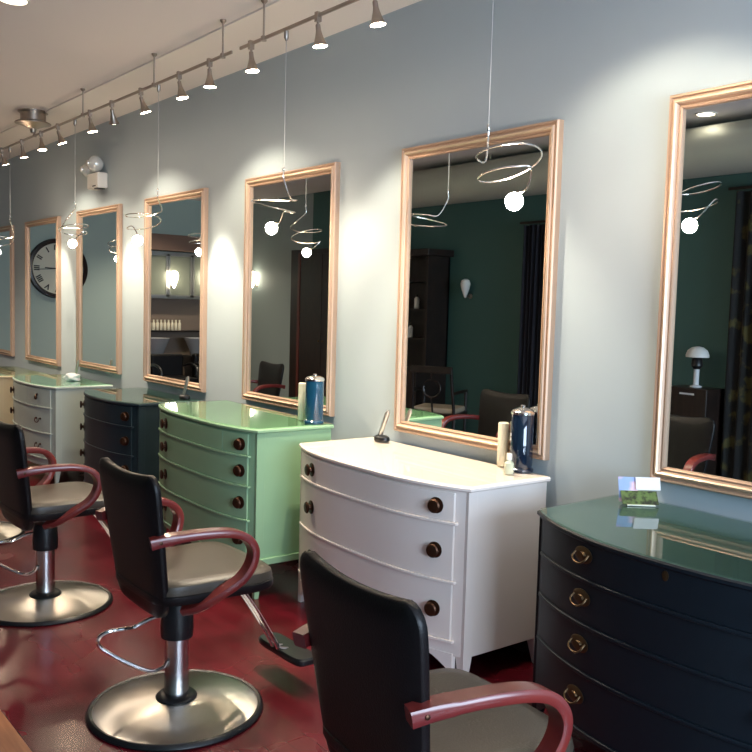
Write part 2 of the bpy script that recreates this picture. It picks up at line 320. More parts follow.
# ------------------------------------------------------------------ dressers
def dresser(loc, rz, W, Dp, b, H, label, cm, rows, knob_dx, knob='round', leg=0.12, split=None, topcol=None, beads=True, keyhole=False, apron=True, ex=2.6, side_base=False, hw='bronze', s=0.055):
    """rows: list of (z0,z1,[knob xs or None]); local x 0..W, front corner at y=0, back at y=Dp, bow towards -y"""
    t = thing('dresser', label, 'dresser', loc, rz, 'painted dressers used as styling stations')
    def fy(x, off=0.0):
        u = (x - W/2)/(W/2 - 0.0); u = max(-1, min(1, u))
        return -b*(1-abs(u)**ex) - off
    N = 28
    tt = 0.026
    # carcass: inset 1.2 cm from the top's outline
    ins = 0.014
    bm = nb(); xs = [ins + (W-2*ins)*i/N for i in range(N+1)]
    low = [(x, fy(x)+ins+0.004, leg) for x in xs] + [(W-ins, Dp-0.006, leg), (ins, Dp-0.006, leg)]
    rings(bm, [low, [(p[0], p[1], H-tt) for p in low]])
    obj('carcass', bm, cm, t, bevel=0.003)
    # top
    bm = nb(); xs = [W*i/N for i in range(N+1)]
    def outline(g, z): return [(min(max(x, g), W-g), fy(x)+g, z) for x in xs] + [(W-g, Dp, z), (g, Dp, z)]
    rings(bm, [outline(0.006, H-tt), outline(0.0, H-tt+0.006), outline(0.0, H-0.010), outline(0.006, H-0.004)])
    tp = obj('top', bm, cm, t, bevel=0.0)
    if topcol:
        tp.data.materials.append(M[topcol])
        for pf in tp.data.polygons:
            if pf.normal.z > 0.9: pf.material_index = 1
    bm = nb(); rings(bm, [outline(0.008, H-0.0035), outline(0.008, H+0.0015)])
    obj('glass_top', bm, 'glass_clear' if cm == 'c_white' else 'glass_top', t, smooth=False)
    # legs: front posts run the full height as stiles and taper under the carcass
    for i, (lx, ly) in enumerate(((ins, 0), (W-ins, 0), (ins, 1), (W-ins, 1))):
        bm = nb(); sg = 1 if lx < W/2 else -1
        if ly == 0:
            y0 = fy(ins)+ins-0.004; y1 = y0+0.05
        else: y1 = Dp-0.006; y0 = y1-0.045
        def sq(k, z): # keep the outer corner straight, taper inward
            wx = 0.05*k
            xa, xb = (lx-0.001*sg, lx+sg*wx)
            if ly == 0: ya, yb = y0, y0+(y1-y0)*k
            else: ya, yb = y1-(y1-y0)*k, y1
            xa, xb = min(xa, xb), max(xa, xb)
            return [(xa, ya, z), (xb, ya, z), (xb, yb, z), (xa, yb, z)]
        top = (H-tt-0.002) if ly == 0 else leg+0.01
        rings(bm, [sq(0.5, 0), sq(0.95, leg-0.01), sq(1, leg+0.01), sq(1, top)])
        obj('leg', bm, cm, t, bevel=0.002)
    # apron with curved brackets by the legs
    if apron:
        bm = nb(); a0, a1 = ins+0.05, W-ins-0.05; n = 40; rr = []
        for i in range(n+1):
            x = a0+(a1-a0)*i/n; e = min(x-a0, a1-x)
            dz = 0.075*max(0, 1-e/0.13)**1.6
            y = fy(x)+ins
            rr.append([(x, y-0.001, leg+0.012), (x, y-0.001, leg-0.002-dz), (x, y+0.02, leg-0.002-dz), (x, y+0.02, leg+0.012)])
        rings(bm, rr); obj('apron', bm, cm, t)
    # drawers: curved fronts
    def curved(bm, xa, xb, z0, z1, o0, o1, n=24):
        rr = []
        for i in range(n+1):
            x = xa+(xb-xa)*i/n; y = fy(x)+ins
            rr.append([(x, y-o1, z0), (x, y-o1, z1), (x, y-o0, z1), (x, y-o0, z0)])
        rings(bm, rr)
    if side_base:
        bm = nb()
        for xa, xb in ((-0.004, ins+0.004), (W-ins-0.004, W+0.004)): box(bm, xa, xb, fy(ins)+ins-0.006, Dp-0.004, leg, leg+0.035)
        curved(bm, ins, W-ins, leg, leg+0.035, -0.002, 0.012)
        obj('base_moulding', bm, cm, t, bevel=0.004)
    def knob_mesh(x, z, kd):
        y = fy(x)+ins-0.008
        dy = (fy(x+0.01)-fy(x-0.01))/0.02; ang = math.atan(dy)
        bm = nb()
        if kd == 'round':
            lathe(bm, [(0.024,0.0),(0.0245,-0.003),(0.020,-0.005),(0.009,-0.007),(0.008,-0.014),(0.018,-0.019),(0.0215,-0.025),(0.018,-0.031),(0.008,-0.034)], (0,0,0), 24, 'y')
            for v in bm.verts: v.co.x *= 1.42; v.co.z *= 1.42
        elif kd == 'oval':
            lathe(bm, [(0.030,0.0),(0.031,-0.003),(0.027,-0.005),(0.012,-0.006),(0.010,-0.012),(0.012,-0.016)], (0,0,0), 28, 'y')
            for v in bm.verts: v.co.z *= 0.72
            for v in bm.verts: v.co.x *= 1.5; v.co.z *= 1.3
            tube(bm, smooth_path([(-0.034,-0.008,0.006),(-0.033,-0.022,-0.010),(-0.014,-0.028,-0.022),(0.014,-0.028,-0.022),(0.033,-0.022,-0.010),(0.034,-0.008,0.006)] if True else [(-0.026,-0.010,0.004),(-0.024,-0.022,-0.008),(-0.010,-0.026,-0.016),(0.010,-0.026,-0.016),(0.024,-0.022,-0.008),(0.026,-0.010,0.004)],5), 0.0035, 8)
        elif kd == 'bail':
            for q in (-0.035, 0.035): lathe(bm, [(0.010,0),(0.010,-0.004),(0.005,-0.006),(0.005,-0.014)], (q,0,0.008), 14, 'y')
            tube(bm, smooth_path([(-0.035,-0.012,0.008),(-0.034,-0.018,-0.010),(-0.014,-0.020,-0.024),(0.014,-0.020,-0.024),(0.034,-0.018,-0.010),(0.035,-0.012,0.008)],5), 0.0038, 8)
        elif kd == 'drop':
            lathe(bm, [(0.012,0),(0.012,-0.004),(0.006,-0.006),(0.006,-0.014)], (0,0,0.012), 14, 'y')
            sphere(bm, (0,-0.014,-0.012), 0.013, 12, 8, 1.6)
        bmesh.ops.rotate(bm, verts=bm.verts, cent=(0,0,0), matrix=Matrix.Rotation(ang, 3, 'Z'))
        bmesh.ops.translate(bm, verts=bm.verts, vec=(x, y, z))
        return bm
    a0, a1 = ins+s, W-ins-s
    for ri, row in enumerate(rows):
        z0, z1, knobs = row[0], row[1], row[2]
        cuts = [a0, a1] if not (split and ri == 0) else [a0]+[c for c in split]+[a1]
        for xa, xb in zip(cuts, cuts[1:]):
            bm = nb(); curved(bm, xa+0.002, xb-0.002, z0+0.004, z1-0.004, -0.002, 0.008)
            d = obj('drawer', bm, cm, t, bevel=0.003)
            kk = [k for k in knobs if xa <= (k[0] if isinstance(k, tuple) else k) <= xb]
            for k in kk:
                kx, kd = k if isinstance(k, tuple) else (k, knob)
                obj('knob' if kd in ('round','drop') else 'handle', knob_mesh(kx, (z0+z1)/2 + {'drop': 0.01, 'oval': 0.014}.get(kd, 0.0), kd), hw, d)
            if keyhole and ri == 0:
                bm = nb(); x = W/2
                lathe(bm, [(0.011,0),(0.011,-0.002),(0.004,-0.003)], (x, fy(x)+ins-0.008, (z0+z1)/2+0.035), 16, 'y')
                for v in bm.verts: v.co.z = (v.co.z-((z0+z1)/2+0.035))*1.5+((z0+z1)/2+0.035)
                obj('keyhole_plate', bm, hw, d)
        if beads:
            bm = nb(); curved(bm, a0-0.012, a1+0.012, z0-0.009, z0+0.004, -0.002, 0.0155); obj('bead_moulding', bm, cm, t, bevel=0.003)
    return t

cols = {
 'white': mat('white_dresser_paint', (0.90, 0.81, 0.75), 0.42, noise=(2, (0.87, 0.78, 0.71), 0.4, 0.7)),
 'mint': mat('mint_dresser_paint', (0.275, 0.450, 0.270), 0.40, noise=(2, (0.25, 0.415, 0.245), 0.4, 0.7)),
 'navy': mat('navy_dresser_paint', (0.0075, 0.013, 0.019), 0.42, spec=0.35, noise=(3, (0.006, 0.0105, 0.0155), 0.4, 0.7)),
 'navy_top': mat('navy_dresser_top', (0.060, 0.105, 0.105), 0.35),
 'blue': mat('dark_blue_dresser_paint', (0.014, 0.030, 0.042), 0.38, noise=(3, (0.011, 0.024, 0.034), 0.4, 0.7)),
 'pale': mat('pale_grey_green_dresser_paint', (0.50, 0.56, 0.50), 0.42),
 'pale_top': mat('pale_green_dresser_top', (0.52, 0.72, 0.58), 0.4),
 'cream': mat('cream_dresser_paint', (0.66, 0.56, 0.38), 0.42),
}
M.update({'c_'+k: v for k, v in cols.items()})
dresser((-2.19, 2.535, 0), 0, 1.38, 0.52, 0.205, 0.85, 'dark navy bow-fronted dresser with oval handles at the right edge', 'c_navy',
        [(0.700,0.838,[0.355,1.025]),(0.545,0.700,[0.355,1.025]),(0.380,0.545,[0.355,1.025]),(0.18,0.380,[0.345,1.035])], 0, knob='oval', leg=0.16, topcol='c_navy_top', keyhole=True, hw='brass', ex=2.5)
dresser((-3.888, 2.573, 0), -0.02, 1.330, 0.484, 0.115, 0.864, 'white bow-fronted dresser with three drawers and round bronze knobs', 'c_white',
        [(0.700,0.832,[0.255,1.18]),(0.448,0.700,[0.255,1.18]),(0.192,0.448,[0.255,1.18])], 0, leg=0.125, ex=3.0)
dresser((-5.335, 2.43, 0), -0.03, 1.325, 0.485, 0.09, 0.93, 'mint green bow-fronted dresser with four drawer rows', 'c_mint',
        [(0.775,0.898,[0.285,1.205]),(0.610,0.775,[0.285,1.205]),(0.425,0.610,[0.285,1.205]),(0.215,0.425,[0.285,1.205])], 0, leg=0.185, split=[1.05], ex=3.2, side_base=True)
dresser((-6.98, 2.545, 0), 0, 1.07, 0.50, 0.11, 0.862, 'dark blue dresser between the mint and the pale dressers', 'c_blue',
        [(0.685,0.832,[0.12,0.95]),(0.475,0.685,[0.12,0.95]),(0.27,0.475,[0.12,0.95]),(0.14,0.27,[])], 0, leg=0.12, topcol='c_navy_top')
dresser((-8.66, 2.475, 0), 0, 1.19, 0.50, 0.10, 0.845, 'pale grey-green dresser with bail handles beside the cream one', 'c_pale',
        [(0.655,0.815,[(0.25,'round'),(0.93,'drop')]),(0.435,0.655,[(0.25,'round'),(0.95,'bail')]),(0.215,0.435,[(0.25,'round'),(0.95,'bail')])], 0, leg=0.15, topcol='c_pale_top', split=[0.72], hw='bronze')
dresser((-10.42, 2.47, 0), 0, 1.25, 0.52, 0.10, 0.80, 'cream dresser cut off by the left edge', 'c_cream',
        [(0.62,0.77,[0.2,1.1]),(0.41,0.62,[0.2,1.1]),(0.18,0.41,[0.2,1.1])], 0, leg=0.13)

# ------------------------------------------------------------------ styling chairs
def make_chair(label):
    t = thing('styling_chair', label, 'salon chair', (0,0,0), 0, 'hydraulic styling chairs')
    bm = nb(); lathe(bm, [(0.318,0.010),(0.318,0.016),(0.300,0.021),(0.22,0.033),(0.12,0.046),(0.06,0.054),(0.03,0.055)], n=72)
    obj('base_plate', bm, 'steel', t)
    bm = nb(); lathe(bm, [(0.336,0.0),(0.340,0.006),(0.336,0.015),(0.328,0.021),(0.317,0.018),(0.31,0.004)], n=72)
    obj('base_ring', bm, 'black_plastic', t)
    bm = nb(); lathe(bm, [(0.078,0.044),(0.080,0.056),(0.070,0.066),(0.048,0.070)], n=40); obj('collar', bm, 'black_plastic', t)
    bm = nb(); lathe(bm, [(0.0475,0.055),(0.0475,0.315)], n=40); obj('column', bm, 'column', t)
    bm = nb(); lathe(bm, [(0.050,0.292),(0.062,0.296),(0.064,0.335),(0.060,0.405),(0.056,0.430),(0.030,0.438)], n=40); obj('pump_housing', bm, 'black_plastic', t)
    bm = nb(); lathe(bm, [(0.022,0.43),(0.022,0.50)], n=24); box(bm, -0.09, 0.09, -0.10, 0.10, 0.487, 0.502); obj('swivel_mount', bm, 'column', t)
    bm = nb()
    tube(bm, smooth_path([(0.0,-0.045,0.385),(-0.03,-0.085,0.375),(-0.055,-0.15,0.345),(-0.045,-0.20,0.350),(-0.05,-0.255,0.350),(-0.07,-0.285,0.325),(-0.075,-0.275,0.285),(-0.05,-0.20,0.225),(-0.015,-0.11,0.175),(0.01,-0.065,0.185),(0.02,-0.048,0.215)], 8), 0.0075, 10)
    obj('pump_lever', bm, 'chrome', t)
    # seat cushion: rounded plan, narrower at the back
    def plan(s, z, n=48):
        out = []
        for i in range(n):
            a = 2*PI*i/n; c, q = math.cos(a), math.sin(a)
            ex = 0.36
            x = 0.250*s*math.copysign(abs(c)**ex, c); y = 0.245*s*math.copysign(abs(q)**ex, q)
            x *= (1+0.05*(y/0.245)); out.append((x, y+0.065, z))
        return out
    bm = nb(); rings(bm, [plan(0.93,0.516), plan(1.0,0.528), plan(1.012,0.548), plan(0.995,0.570), plan(0.95,0.580), plan(0.80,0.585), plan(0.4,0.586)])
    obj('seat', bm, 'taupe_vinyl', t)
    bm = nb(); rings(bm, [plan(0.90,0.497), plan(1.0,0.502), plan(1.022,0.512), plan(1.022,0.534), plan(1.0,0.538)]); obj('seat_pan', bm, 'black_vinyl', t)
    # backrest
    bm = nb(); nu, nv = 26, 22; z0, z1 = 0.435, 0.978
    def bp(u, v, side):
        # superellipse-like rounding of the outline
        wtop = 0.258; wbot = 0.200
        z = z0+(z1-z0)*v
        w = wbot+(wtop-wbot)*min(1, v/0.85)**0.8
        for e, rad in ((v*(z1-z0), 0.075), ((1-v)*(z1-z0), 0.05)):
            if e < rad: w -= rad*(1-math.sqrt(max(0, 1-(1-e/rad)**2)))
        x = u*w
        zz = z + 0.006*v*(u*u) - 0.008*v*(1-u*u)
        yy = -0.140 - 0.080*v + 0.012*u*u*(0.4+0.6*v)
        edge = max(abs(u)**8, abs(2*v-1)**12)
        th = 0.028*(1-0.62*edge)
        return (x, yy + side*th, zz)
    F = {}
    for sd in (-1, 1):
        for i in range(nu+1):
            for j in range(nv+1):
                u = math.sin((2*i/nu-1)*PI/2)**1; v = 0.5-0.5*math.cos(PI*j/nv)
                F[sd,i,j] = bm.verts.new(bp(u, v, sd))
    for sd in (-1, 1):
        for i in range(nu):
            for j in range(nv): bm.faces.new([F[sd,i,j], F[sd,i+1,j], F[sd,i+1,j+1], F[sd,i,j+1]])
    for i in range(nu):
        for j in (0, nv): bm.faces.new([F[-1,i,j], F[-1,i+1,j], F[1,i+1,j], F[1,i,j]])
    for j in range(nv):
        for i in (0, nu): bm.faces.new([F[-1,i,j], F[-1,i,j+1], F[1,i,j+1], F[1,i,j]])
    obj('backrest', bm, 'black_vinyl', t, angle=70)
    # bracket between seat and back
    for x in (-0.10, 0.10):
        bm = nb(); tube(bm, smooth_path([(x,-0.02,0.494),(x,-0.11,0.492),(x,-0.140,0.51),(x,-0.148,0.56)],6), 0.009, 8)
        obj('back_bracket', bm, 'black_plastic', t)
    # arms: flat strip bent into a loop
    for sx in (-1, 1):
        path = smooth_path([(0.240*sx,-0.220,0.748),(0.257*sx,-0.155,0.760),(0.280*sx,-0.06,0.768),(0.300*sx,0.05,0.764),(0.308*sx,0.115,0.742),(0.312*sx,0.150,0.695),(0.310*sx,0.145,0.640),(0.300*sx,0.11,0.585),(0.275*sx,0.04,0.535),(0.235*sx,-0.025,0.490),(0.18*sx,-0.06,0.468)], 7)
        bm = nb(); rr = []
        n = len(path)
        for i, p in enumerate(path):
            a = path[max(0,i-1)]; b = path[min(n-1,i+1)]; tg = (b-a).normalized()
            X = Vector((1,0,0)); X = (X-tg*tg.dot(X)).normalized(); Nn = tg.cross(X).normalized()
            hw, ht = 0.028, 0.0145
            if i < 10: hw *= 0.80+0.02*i; ht = 0.019-0.0003*i
            c = 0.62; d = 0.86
            sec = [(-1,-c),(-d,-1),(d,-1),(1,-c),(1,c),(d,1),(-d,1),(-1,c)]
            rr.append([tuple(p + X*hw*u + Nn*ht*v) for u, v in sec])
        rings(bm, rr); arm = obj('armrest', bm, 'cherry', t, angle=50)
        if True:
            bm = nb()
            for k in (3,):
                p = path[k]; lathe(bm, [(0.0065,0),(0.0065,0.003),(0.003,0.005)], (p.x+sx*0.0235, p.y, p.z), 12, 'x')
            obj('arm_bolt', bm, 'bronze', arm)
    # footrest
    fr = None
    bm = nb()
    for x in (-0.022, 0.022): tube(bm, smooth_path([(x,0.19,0.497),(x,0.255,0.455),(x,0.34,0.34),(x,0.435,0.185),(x,0.455,0.150),(x,0.50,0.135)],6), 0.0095, 10)
    fr = obj('footrest_bars', bm, 'chrome', t)
    bm = nb(); rr = []
    def fp(s, z):
        out = []
        for i in range(32):
            a = 2*PI*i/32; c, q = math.cos(a), math.sin(a)
            out.append((0.175*s*math.copysign(abs(c)**0.35, c), 0.51+0.055*(s**2)*math.copysign(abs(q)**0.5, q), z))
        return out
    rings(bm, [fp(0.97,0.112), fp(1,0.118), fp(1,0.134), fp(0.96,0.142), fp(0.5,0.143)])
    obj('foot_plate', bm, 'black_plastic', t)
    return t
ch = make_chair('black styling chair with cherry wood arms in the middle, before the mint dresser')
ch.location = (-3.085, 1.49, 0); ch.rotation_euler = (0,0,math.radians(0))
dup(ch, (-1.555, 1.41, 0), math.radians(-5), 'black styling chair with cherry wood arms nearest the viewer, before the white dresser')
dup(ch, (-4.57, 1.46, 0), math.radians(2), 'black styling chair whose round base is cut by the left edge')
dup(ch, (-6.17, 1.48, 0), math.radians(-3), 'styling chair of which only a rim of the steel base shows at the left edge')
dup(ch, (-7.85, 1.50, 0), math.radians(4), 'styling chair seen only as a black backrest in the mirror over the mint dresser')

# ------------------------------------------------------------------ track lighting
TY, TZ = 2.48, 3.0
def rail(x0, x1, rods, label):
    t = thing('light_track', label, 'light track', ((x0+x1)/2, TY, TZ), 0, 'ceiling light rails')
    bm = nb(); cx = (x0+x1)/2; box(bm, x0-cx, x1-cx, -0.006, 0.006, -0.009, 0.009); obj('rail', bm, 'nickel', t, bevel=0.003)
    for r in rods:
        bm = nb(); tube(bm, [(r-cx,0,0.012),(r-cx,0.0,0.19)], 0.0055, 10)
        lathe(bm, [(0.016,0.0),(0.016,0.022),(0.006,0.03)], (r-cx,0,-0.012), 16)
        lathe(bm, [(0.008,0.0),(0.018,0.012),(0.018,0.02)], (r-cx,0,0.180), 16)
        obj('support_rod', bm, 'nickel', t)
    return t
rail(-11.2, -4.515, [-4.62, -5.55, -6.85, -8.02, -9.6], 'long brushed metal light rail running to the left edge')
rail(-4.42, -0.9, [-4.17, -2.6, -1.2], 'brushed metal light rail running up to the right past the ceiling')

def spotlight(x, tgt, ang, power, label, blend=0.5, stem=0.045):
    p = Vector((x, TY, TZ))
    t = thing('track_spotlight', label, 'spotlight', p, 0, 'cone spotlights on the rails')
    bm = nb(); box(bm, -0.012, 0.012, -0.013, 0.013, -0.03, 0.016); tube(bm, [(0,0,-0.02),(0,0,-stem-0.01)], 0.006, 10); obj('stem', bm, 'nickel', t)
    piv = Vector((0,0,-stem))
    d = (Vector(tgt)-(p+piv)).normalized()
    q = Vector((0,0,-1)).rotation_difference(d)
    def place(bm):
        bmesh.ops.rotate(bm, verts=bm.verts, cent=(0,0,0), matrix=q.to_matrix()); bmesh.ops.translate(bm, verts=bm.verts, vec=piv); return bm
    bm = nb(); lathe(bm, [(0.007,0.006),(0.012,0.0),(0.013,-0.026),(0.017,-0.046),(0.028,-0.080),(0.036,-0.096),(0.038,-0.101),(0.035,-0.101),(0.027,-0.084),(0.016,-0.074)], n=28); obj('shade', place(bm), 'nickel', t)
    bm = nb(); lathe(bm, [(0.028,-0.096),(0.0345,-0.0995),(0.034,-0.102),(0.016,-0.104)], n=28); obj('bulb', place(bm), 'lens', t)
    L = bpy.data.lights.new('spot_beam', 'SPOT'); L.energy = power; L.spot_size = math.radians(ang); L.spot_blend = blend
    L.color = (1.0, 0.865, 0.66); L.shadow_soft_size = 0.03
    o = bpy.data.objects.new('spot_beam', L); COL.objects.link(o); o.parent = t
    o.location = piv + d*0.125; o.rotation_mode = 'QUATERNION'; o.rotation_quaternion = d.to_track_quat('-Z', 'Y')
    return t
# x on the rail, target on the wall, beam angle, power, where
spots = [
 (-9.02, (-9.08, WY, 1.35), 36, 130, 'cone spotlight, leftmost on the long rail'),
 (-8.39, (-8.45, 2.80, 1.4), 122, 26, 'cone spotlight on the long rail, left of the ceiling canopy'),
 (-7.85, (-7.70, 2.60, 1.6), 118, 28, 'bright cone spotlight right under the round ceiling canopy'),
 (-7.42, (-7.27, WY, 1.35), 36, 125, 'dim cone spotlight first to the right of the ceiling canopy'),
 (-6.70, (-6.62, 2.80, 1.4), 122, 28, 'lit cone spotlight above and left of the mirror with the sconce reflections'),
 (-6.27, (-6.75, 2.95, 1.5), 70, 25, 'dim cone spotlight, left one of the dim pair on the long rail'),
 (-5.76, (-5.66, WY, 1.25), 36, 170, 'dim cone spotlight, right one of the dim pair on the long rail'),
 (-5.18, (-5.02, 2.75, 1.5), 124, 32, 'tilted lit cone spotlight, second from the right end of the long rail'),
 (-4.78, (-4.80, 2.55, 1.4), 90, 28, 'lit cone spotlight at the right end of the long rail'),
 (-4.30, (-4.15, 2.60, 0.9), 84, 56, 'lit cone spotlight, first on the rail that runs up to the right'),
 (-3.66, (-3.55, 2.74, 0.9), 96, 58, 'lit cone spotlight with reddish neck, second on the right rail'),
 (-3.21, (-3.05, 2.78, 0.9), 80, 120, 'lit cone spotlight highest in the picture by the top edge'),
 (-2.10, (-2.05, 2.85, 1.5), 124, 19, 'cone spotlight on the right rail just above the top edge'),
 (-1.75, (-1.55, 2.80, 1.4), 110, 15, 'cone spotlight on the right rail farther past the top edge'),
]
for s_ in spots: spotlight(*s_)

# spiral pendants
def pendant(x, bulb, phase, turns, label, zdot=2.30, chir=1, r0=0.11, ctr=None, z0=2.19, tilt=0.022):
    """cable from the rail, then a wire spiral ending in a globe bulb"""
    t = thing('pendant_light', label, 'pendant lamp', (x, TY, TZ-0.015), 0, 'spiral wire pendant lamps')
    b = Vector(bulb)-Vector((x, TY, TZ-0.015)); zd = zdot-(TZ-0.015)
    bm = nb(); lathe(bm, [(0.012,0.0),(0.012,-0.035),(0.004,-0.05)], (0,0,0.0045), 14); obj('rail_clip', bm, 'nickel', t)
    bm = nb(); tube(bm, [(0,0,-0.02),(0,0,zd)], 0.0016, 6); obj('cable', bm, 'cable', t)
    bm = nb(); lathe(bm, [(0.003,0.012),(0.006,0.006),(0.006,-0.008),(0.003,-0.014)], (0,0,zd), 12)
    ctrl = [Vector((0,0,zd-0.012)), Vector((0,0,zd-0.05))]
    n = int(12*turns)
    ax = Vector((*ctr, 0)) if ctr else Vector((b.x*0.7, b.y*0.7, 0))
    for i in range(n+1):
        f = i/n; a = phase+chir*2*PI*turns*f
        rr = r0*(1-0.12*f); zz = (z0-(TZ-0.015))*(1-f)+(b.z+0.075)*f
        ctrl.append(ax+Vector((rr*math.cos(a), rr*math.sin(a), zz+tilt*math.cos(a))))
    e = ctrl[-1]; ctrl.append(e*0.5+b*0.5+Vector((0,0,-0.012))+Vector((-(e-b).y,(e-b).x,0))*0.18*chir)
    ctrl.append(b+Vector((0,0,0.028))*0.6+(e-b).normalized()*0.018)
    tube(bm, smooth_path(ctrl, 5), 0.0034, 8); obj('spiral_wire', bm, 'wire', t)
    bm = nb(); sphere(bm, b, 0.034, 24, 16); obj('globe_bulb', bm, 'bulb', t)
    return t
pendant(-2.47, (-2.315, 2.475, 2.005), PI, 1.5, 'spiral wire pendant lamp hanging before the mirror over the white dresser', 2.30, 1, 0.125, (0.145, -0.03), 2.20, 0.035)
pendant(-3.945, (-4.22, 2.58, 2.01), 0.2, 1.3, 'spiral wire pendant lamp hanging before the mirror over the mint dresser', 2.295, 1, 0.125, (-0.14, 0.03), 2.17, -0.02)
pendant(-5.48, (-5.59, 2.39, 1.985), 1.4, 1.6, 'spiral wire pendant lamp left of the mirror with the sconce reflections', 2.315, 1, 0.12)
pendant(-7.02, (-7.13, 2.50, 2.03), 3.6, 1.5, 'spiral wire pendant lamp glowing between the clock mirror and the next one', 2.35, -1, 0.12)
pendant(-8.76, (-9.10, 2.45, 2.02), 0.9, 1.5, 'spiral wire pendant lamp nearest the left edge', 2.35, 1, 0.13)

# power canopy of the rail
t = thing('ceiling_canopy', 'round brushed metal ceiling canopy feeding the light rail', 'ceiling canopy', (-8.0, 2.46, CEIL), 0)
bm = nb(); lathe(bm, [(0.125,0),(0.125,-0.012),(0.105,-0.014),(0.105,-0.085),(0.10,-0.09)], n=40); obj('drum', bm, 'nickel', t)
bm = nb(); lathe(bm, [(0.105,-0.082),(0.135,-0.092),(0.150,-0.100),(0.150,-0.108),(0.11,-0.116),(0.03,-0.150),(0.02,-0.185)], n=40); obj('ring', bm, 'nickel', t)
# recessed downlights
def downlight(x, y, label, e=8):
    t = thing('recessed_downlight', label, 'ceiling light', (x, y, CEIL-0.001 if y < 2.5 else CEIL-0.013), 0, 'recessed ceiling lights')
    bm = nb(); lathe(bm, [(0.085,0),(0.085,-0.006),(0.070,-0.009),(0.066,-0.002)], n=32); obj('trim_ring', bm, 'white_plastic', t)
    bm = nb(); lathe(bm, [(0.066,0.0),(0.066,-0.004),(0.02,-0.004)], n=32); obj('lens', bm, 'can', t)
    if not e: return
    L = bpy.data.lights.new('downlight_beam', 'SPOT'); L.energy = e; L.spot_size = math.radians(120); L.spot_blend = 0.8; L.color = (1.0, 0.84, 0.66); L.shadow_soft_size = 0.06
    o = bpy.data.objects.new('downlight_beam', L); COL.objects.link(o); o.parent = t; o.location = (0,0,-0.03)
downlight(-5.10, 1.468, 'recessed ceiling light at the top left corner', 45)
downlight(-4.02, -0.35, 'recessed ceiling light reflected in the mirror at the right edge', 0)
downlight(-9.5, 1.4, 'recessed ceiling light over the far end of the room', 160)  # unseen lamp, added to lift the end wall
downlight(-11.7, 0.6, 'recessed ceiling light over the washing corner', 125)  # likewise unseen, added only for its light

# emergency light
t = thing('emergency_light', 'white emergency light box with two round lamp heads, high on the wall', 'emergency light', (-7.98, WY, 2.655), 0)
bm = nb(); box(bm, -0.13, 0.13, -0.10, -0.001, -0.065, 0.075); obj('housing', bm, 'white_plastic', t, bevel=0.012)
bm = nb(); box(bm, 0.04, 0.11, -0.095, -0.02, -0.073, -0.064); box(bm, 0.01, 0.09, -0.1015, -0.0995, -0.05, -0.04); obj('test_plate', bm, 'black_plastic', t)
for k, (x, y, z, r) in enumerate(((0.03,-0.08,0.155,0.080),(-0.20,-0.06,0.125,0.072))):
    bm = nb(); sphere(bm, (x,y,z), r*0.92, 24, 14); h = obj('lamp_head', bm, 'clear_lens', t)
    bm = nb(); lathe(bm, [(0.022,-r*0.99),(0.026,-r*0.8),(0.01,-r*0.7)], (x,y,z), 16, 'y'); obj('lamp_reflector', bm, 'alu', h)
    bm = nb(); tube(bm, [(x*0.6,-0.05,0.06),(x,y,z-r*0.7)], 0.010, 8); obj('lamp_bracket', bm, 'white_plastic', t)

# ------------------------------------------------------------------ things on the dressers
def wand(loc, rz, label, lean=0.25):
    t = thing('clipper_stand', label, 'tool stand', loc, rz, 'small stands with slanted wands')
    bm = nb(); lathe(bm, [(0.050,0),(0.053,0.006),(0.050,0.022),(0.036,0.030),(0.01,0.031)], n=28)
    for v in bm.verts: v.co.y *= 0.7
    obj('stand_base', bm, 'black_plastic', t)
    bm = nb(); tube(bm, [(-0.02,0,0.02),(-0.02+lean*0.12,0,0.115)], 0.011, 12, [0.012,0.009]); obj('handle', bm, 'black_plastic', t)
    bm = nb(); tube(bm, [(-0.006,-0.004,0.032),(-0.006+lean*0.15,-0.004,0.155),(0.0+lean*0.16,-0.004,0.172)], 0.011, 12, [0.011,0.014,0.006]); obj('wand', bm, 'alu', t)
    return t
wd = wand((-3.70, 2.985, 0.8665), 0.0, 'small black stand with a slanted silver wand on the back left of the white dresser', 0.35)
dup(wd, (-6.03, 2.955, 0.8645), 0.1, 'small black stand with a slanted silver wand on the dark blue dresser')
dup(wd, (-8.17, 2.90, 0.8475), 0.1, 'small black stand with a slanted silver wand on the pale dresser')
t = thing('tissue_holder', 'crumpled white tissue beside the stand on the pale dresser', 'tissue', (-7.93, 2.78, 0.8475))
bm = nb(); bmesh.ops.create_icosphere(bm, subdivisions=3, radius=0.07)
for v in bm.verts:
    v.co *= 1+0.25*math.sin(v.co.x*60+v.co.y*44)*math.cos(v.co.z*70); v.co.z = max(-0.03, v.co.z*0.6); v.co.x *= 1.1
bmesh.ops.translate(bm, verts=bm.verts, vec=(0,0,0.03)); 
# single mesh thing: keep it as the part of its own empty
obj('tissue', bm, 'paper', t, angle=80)

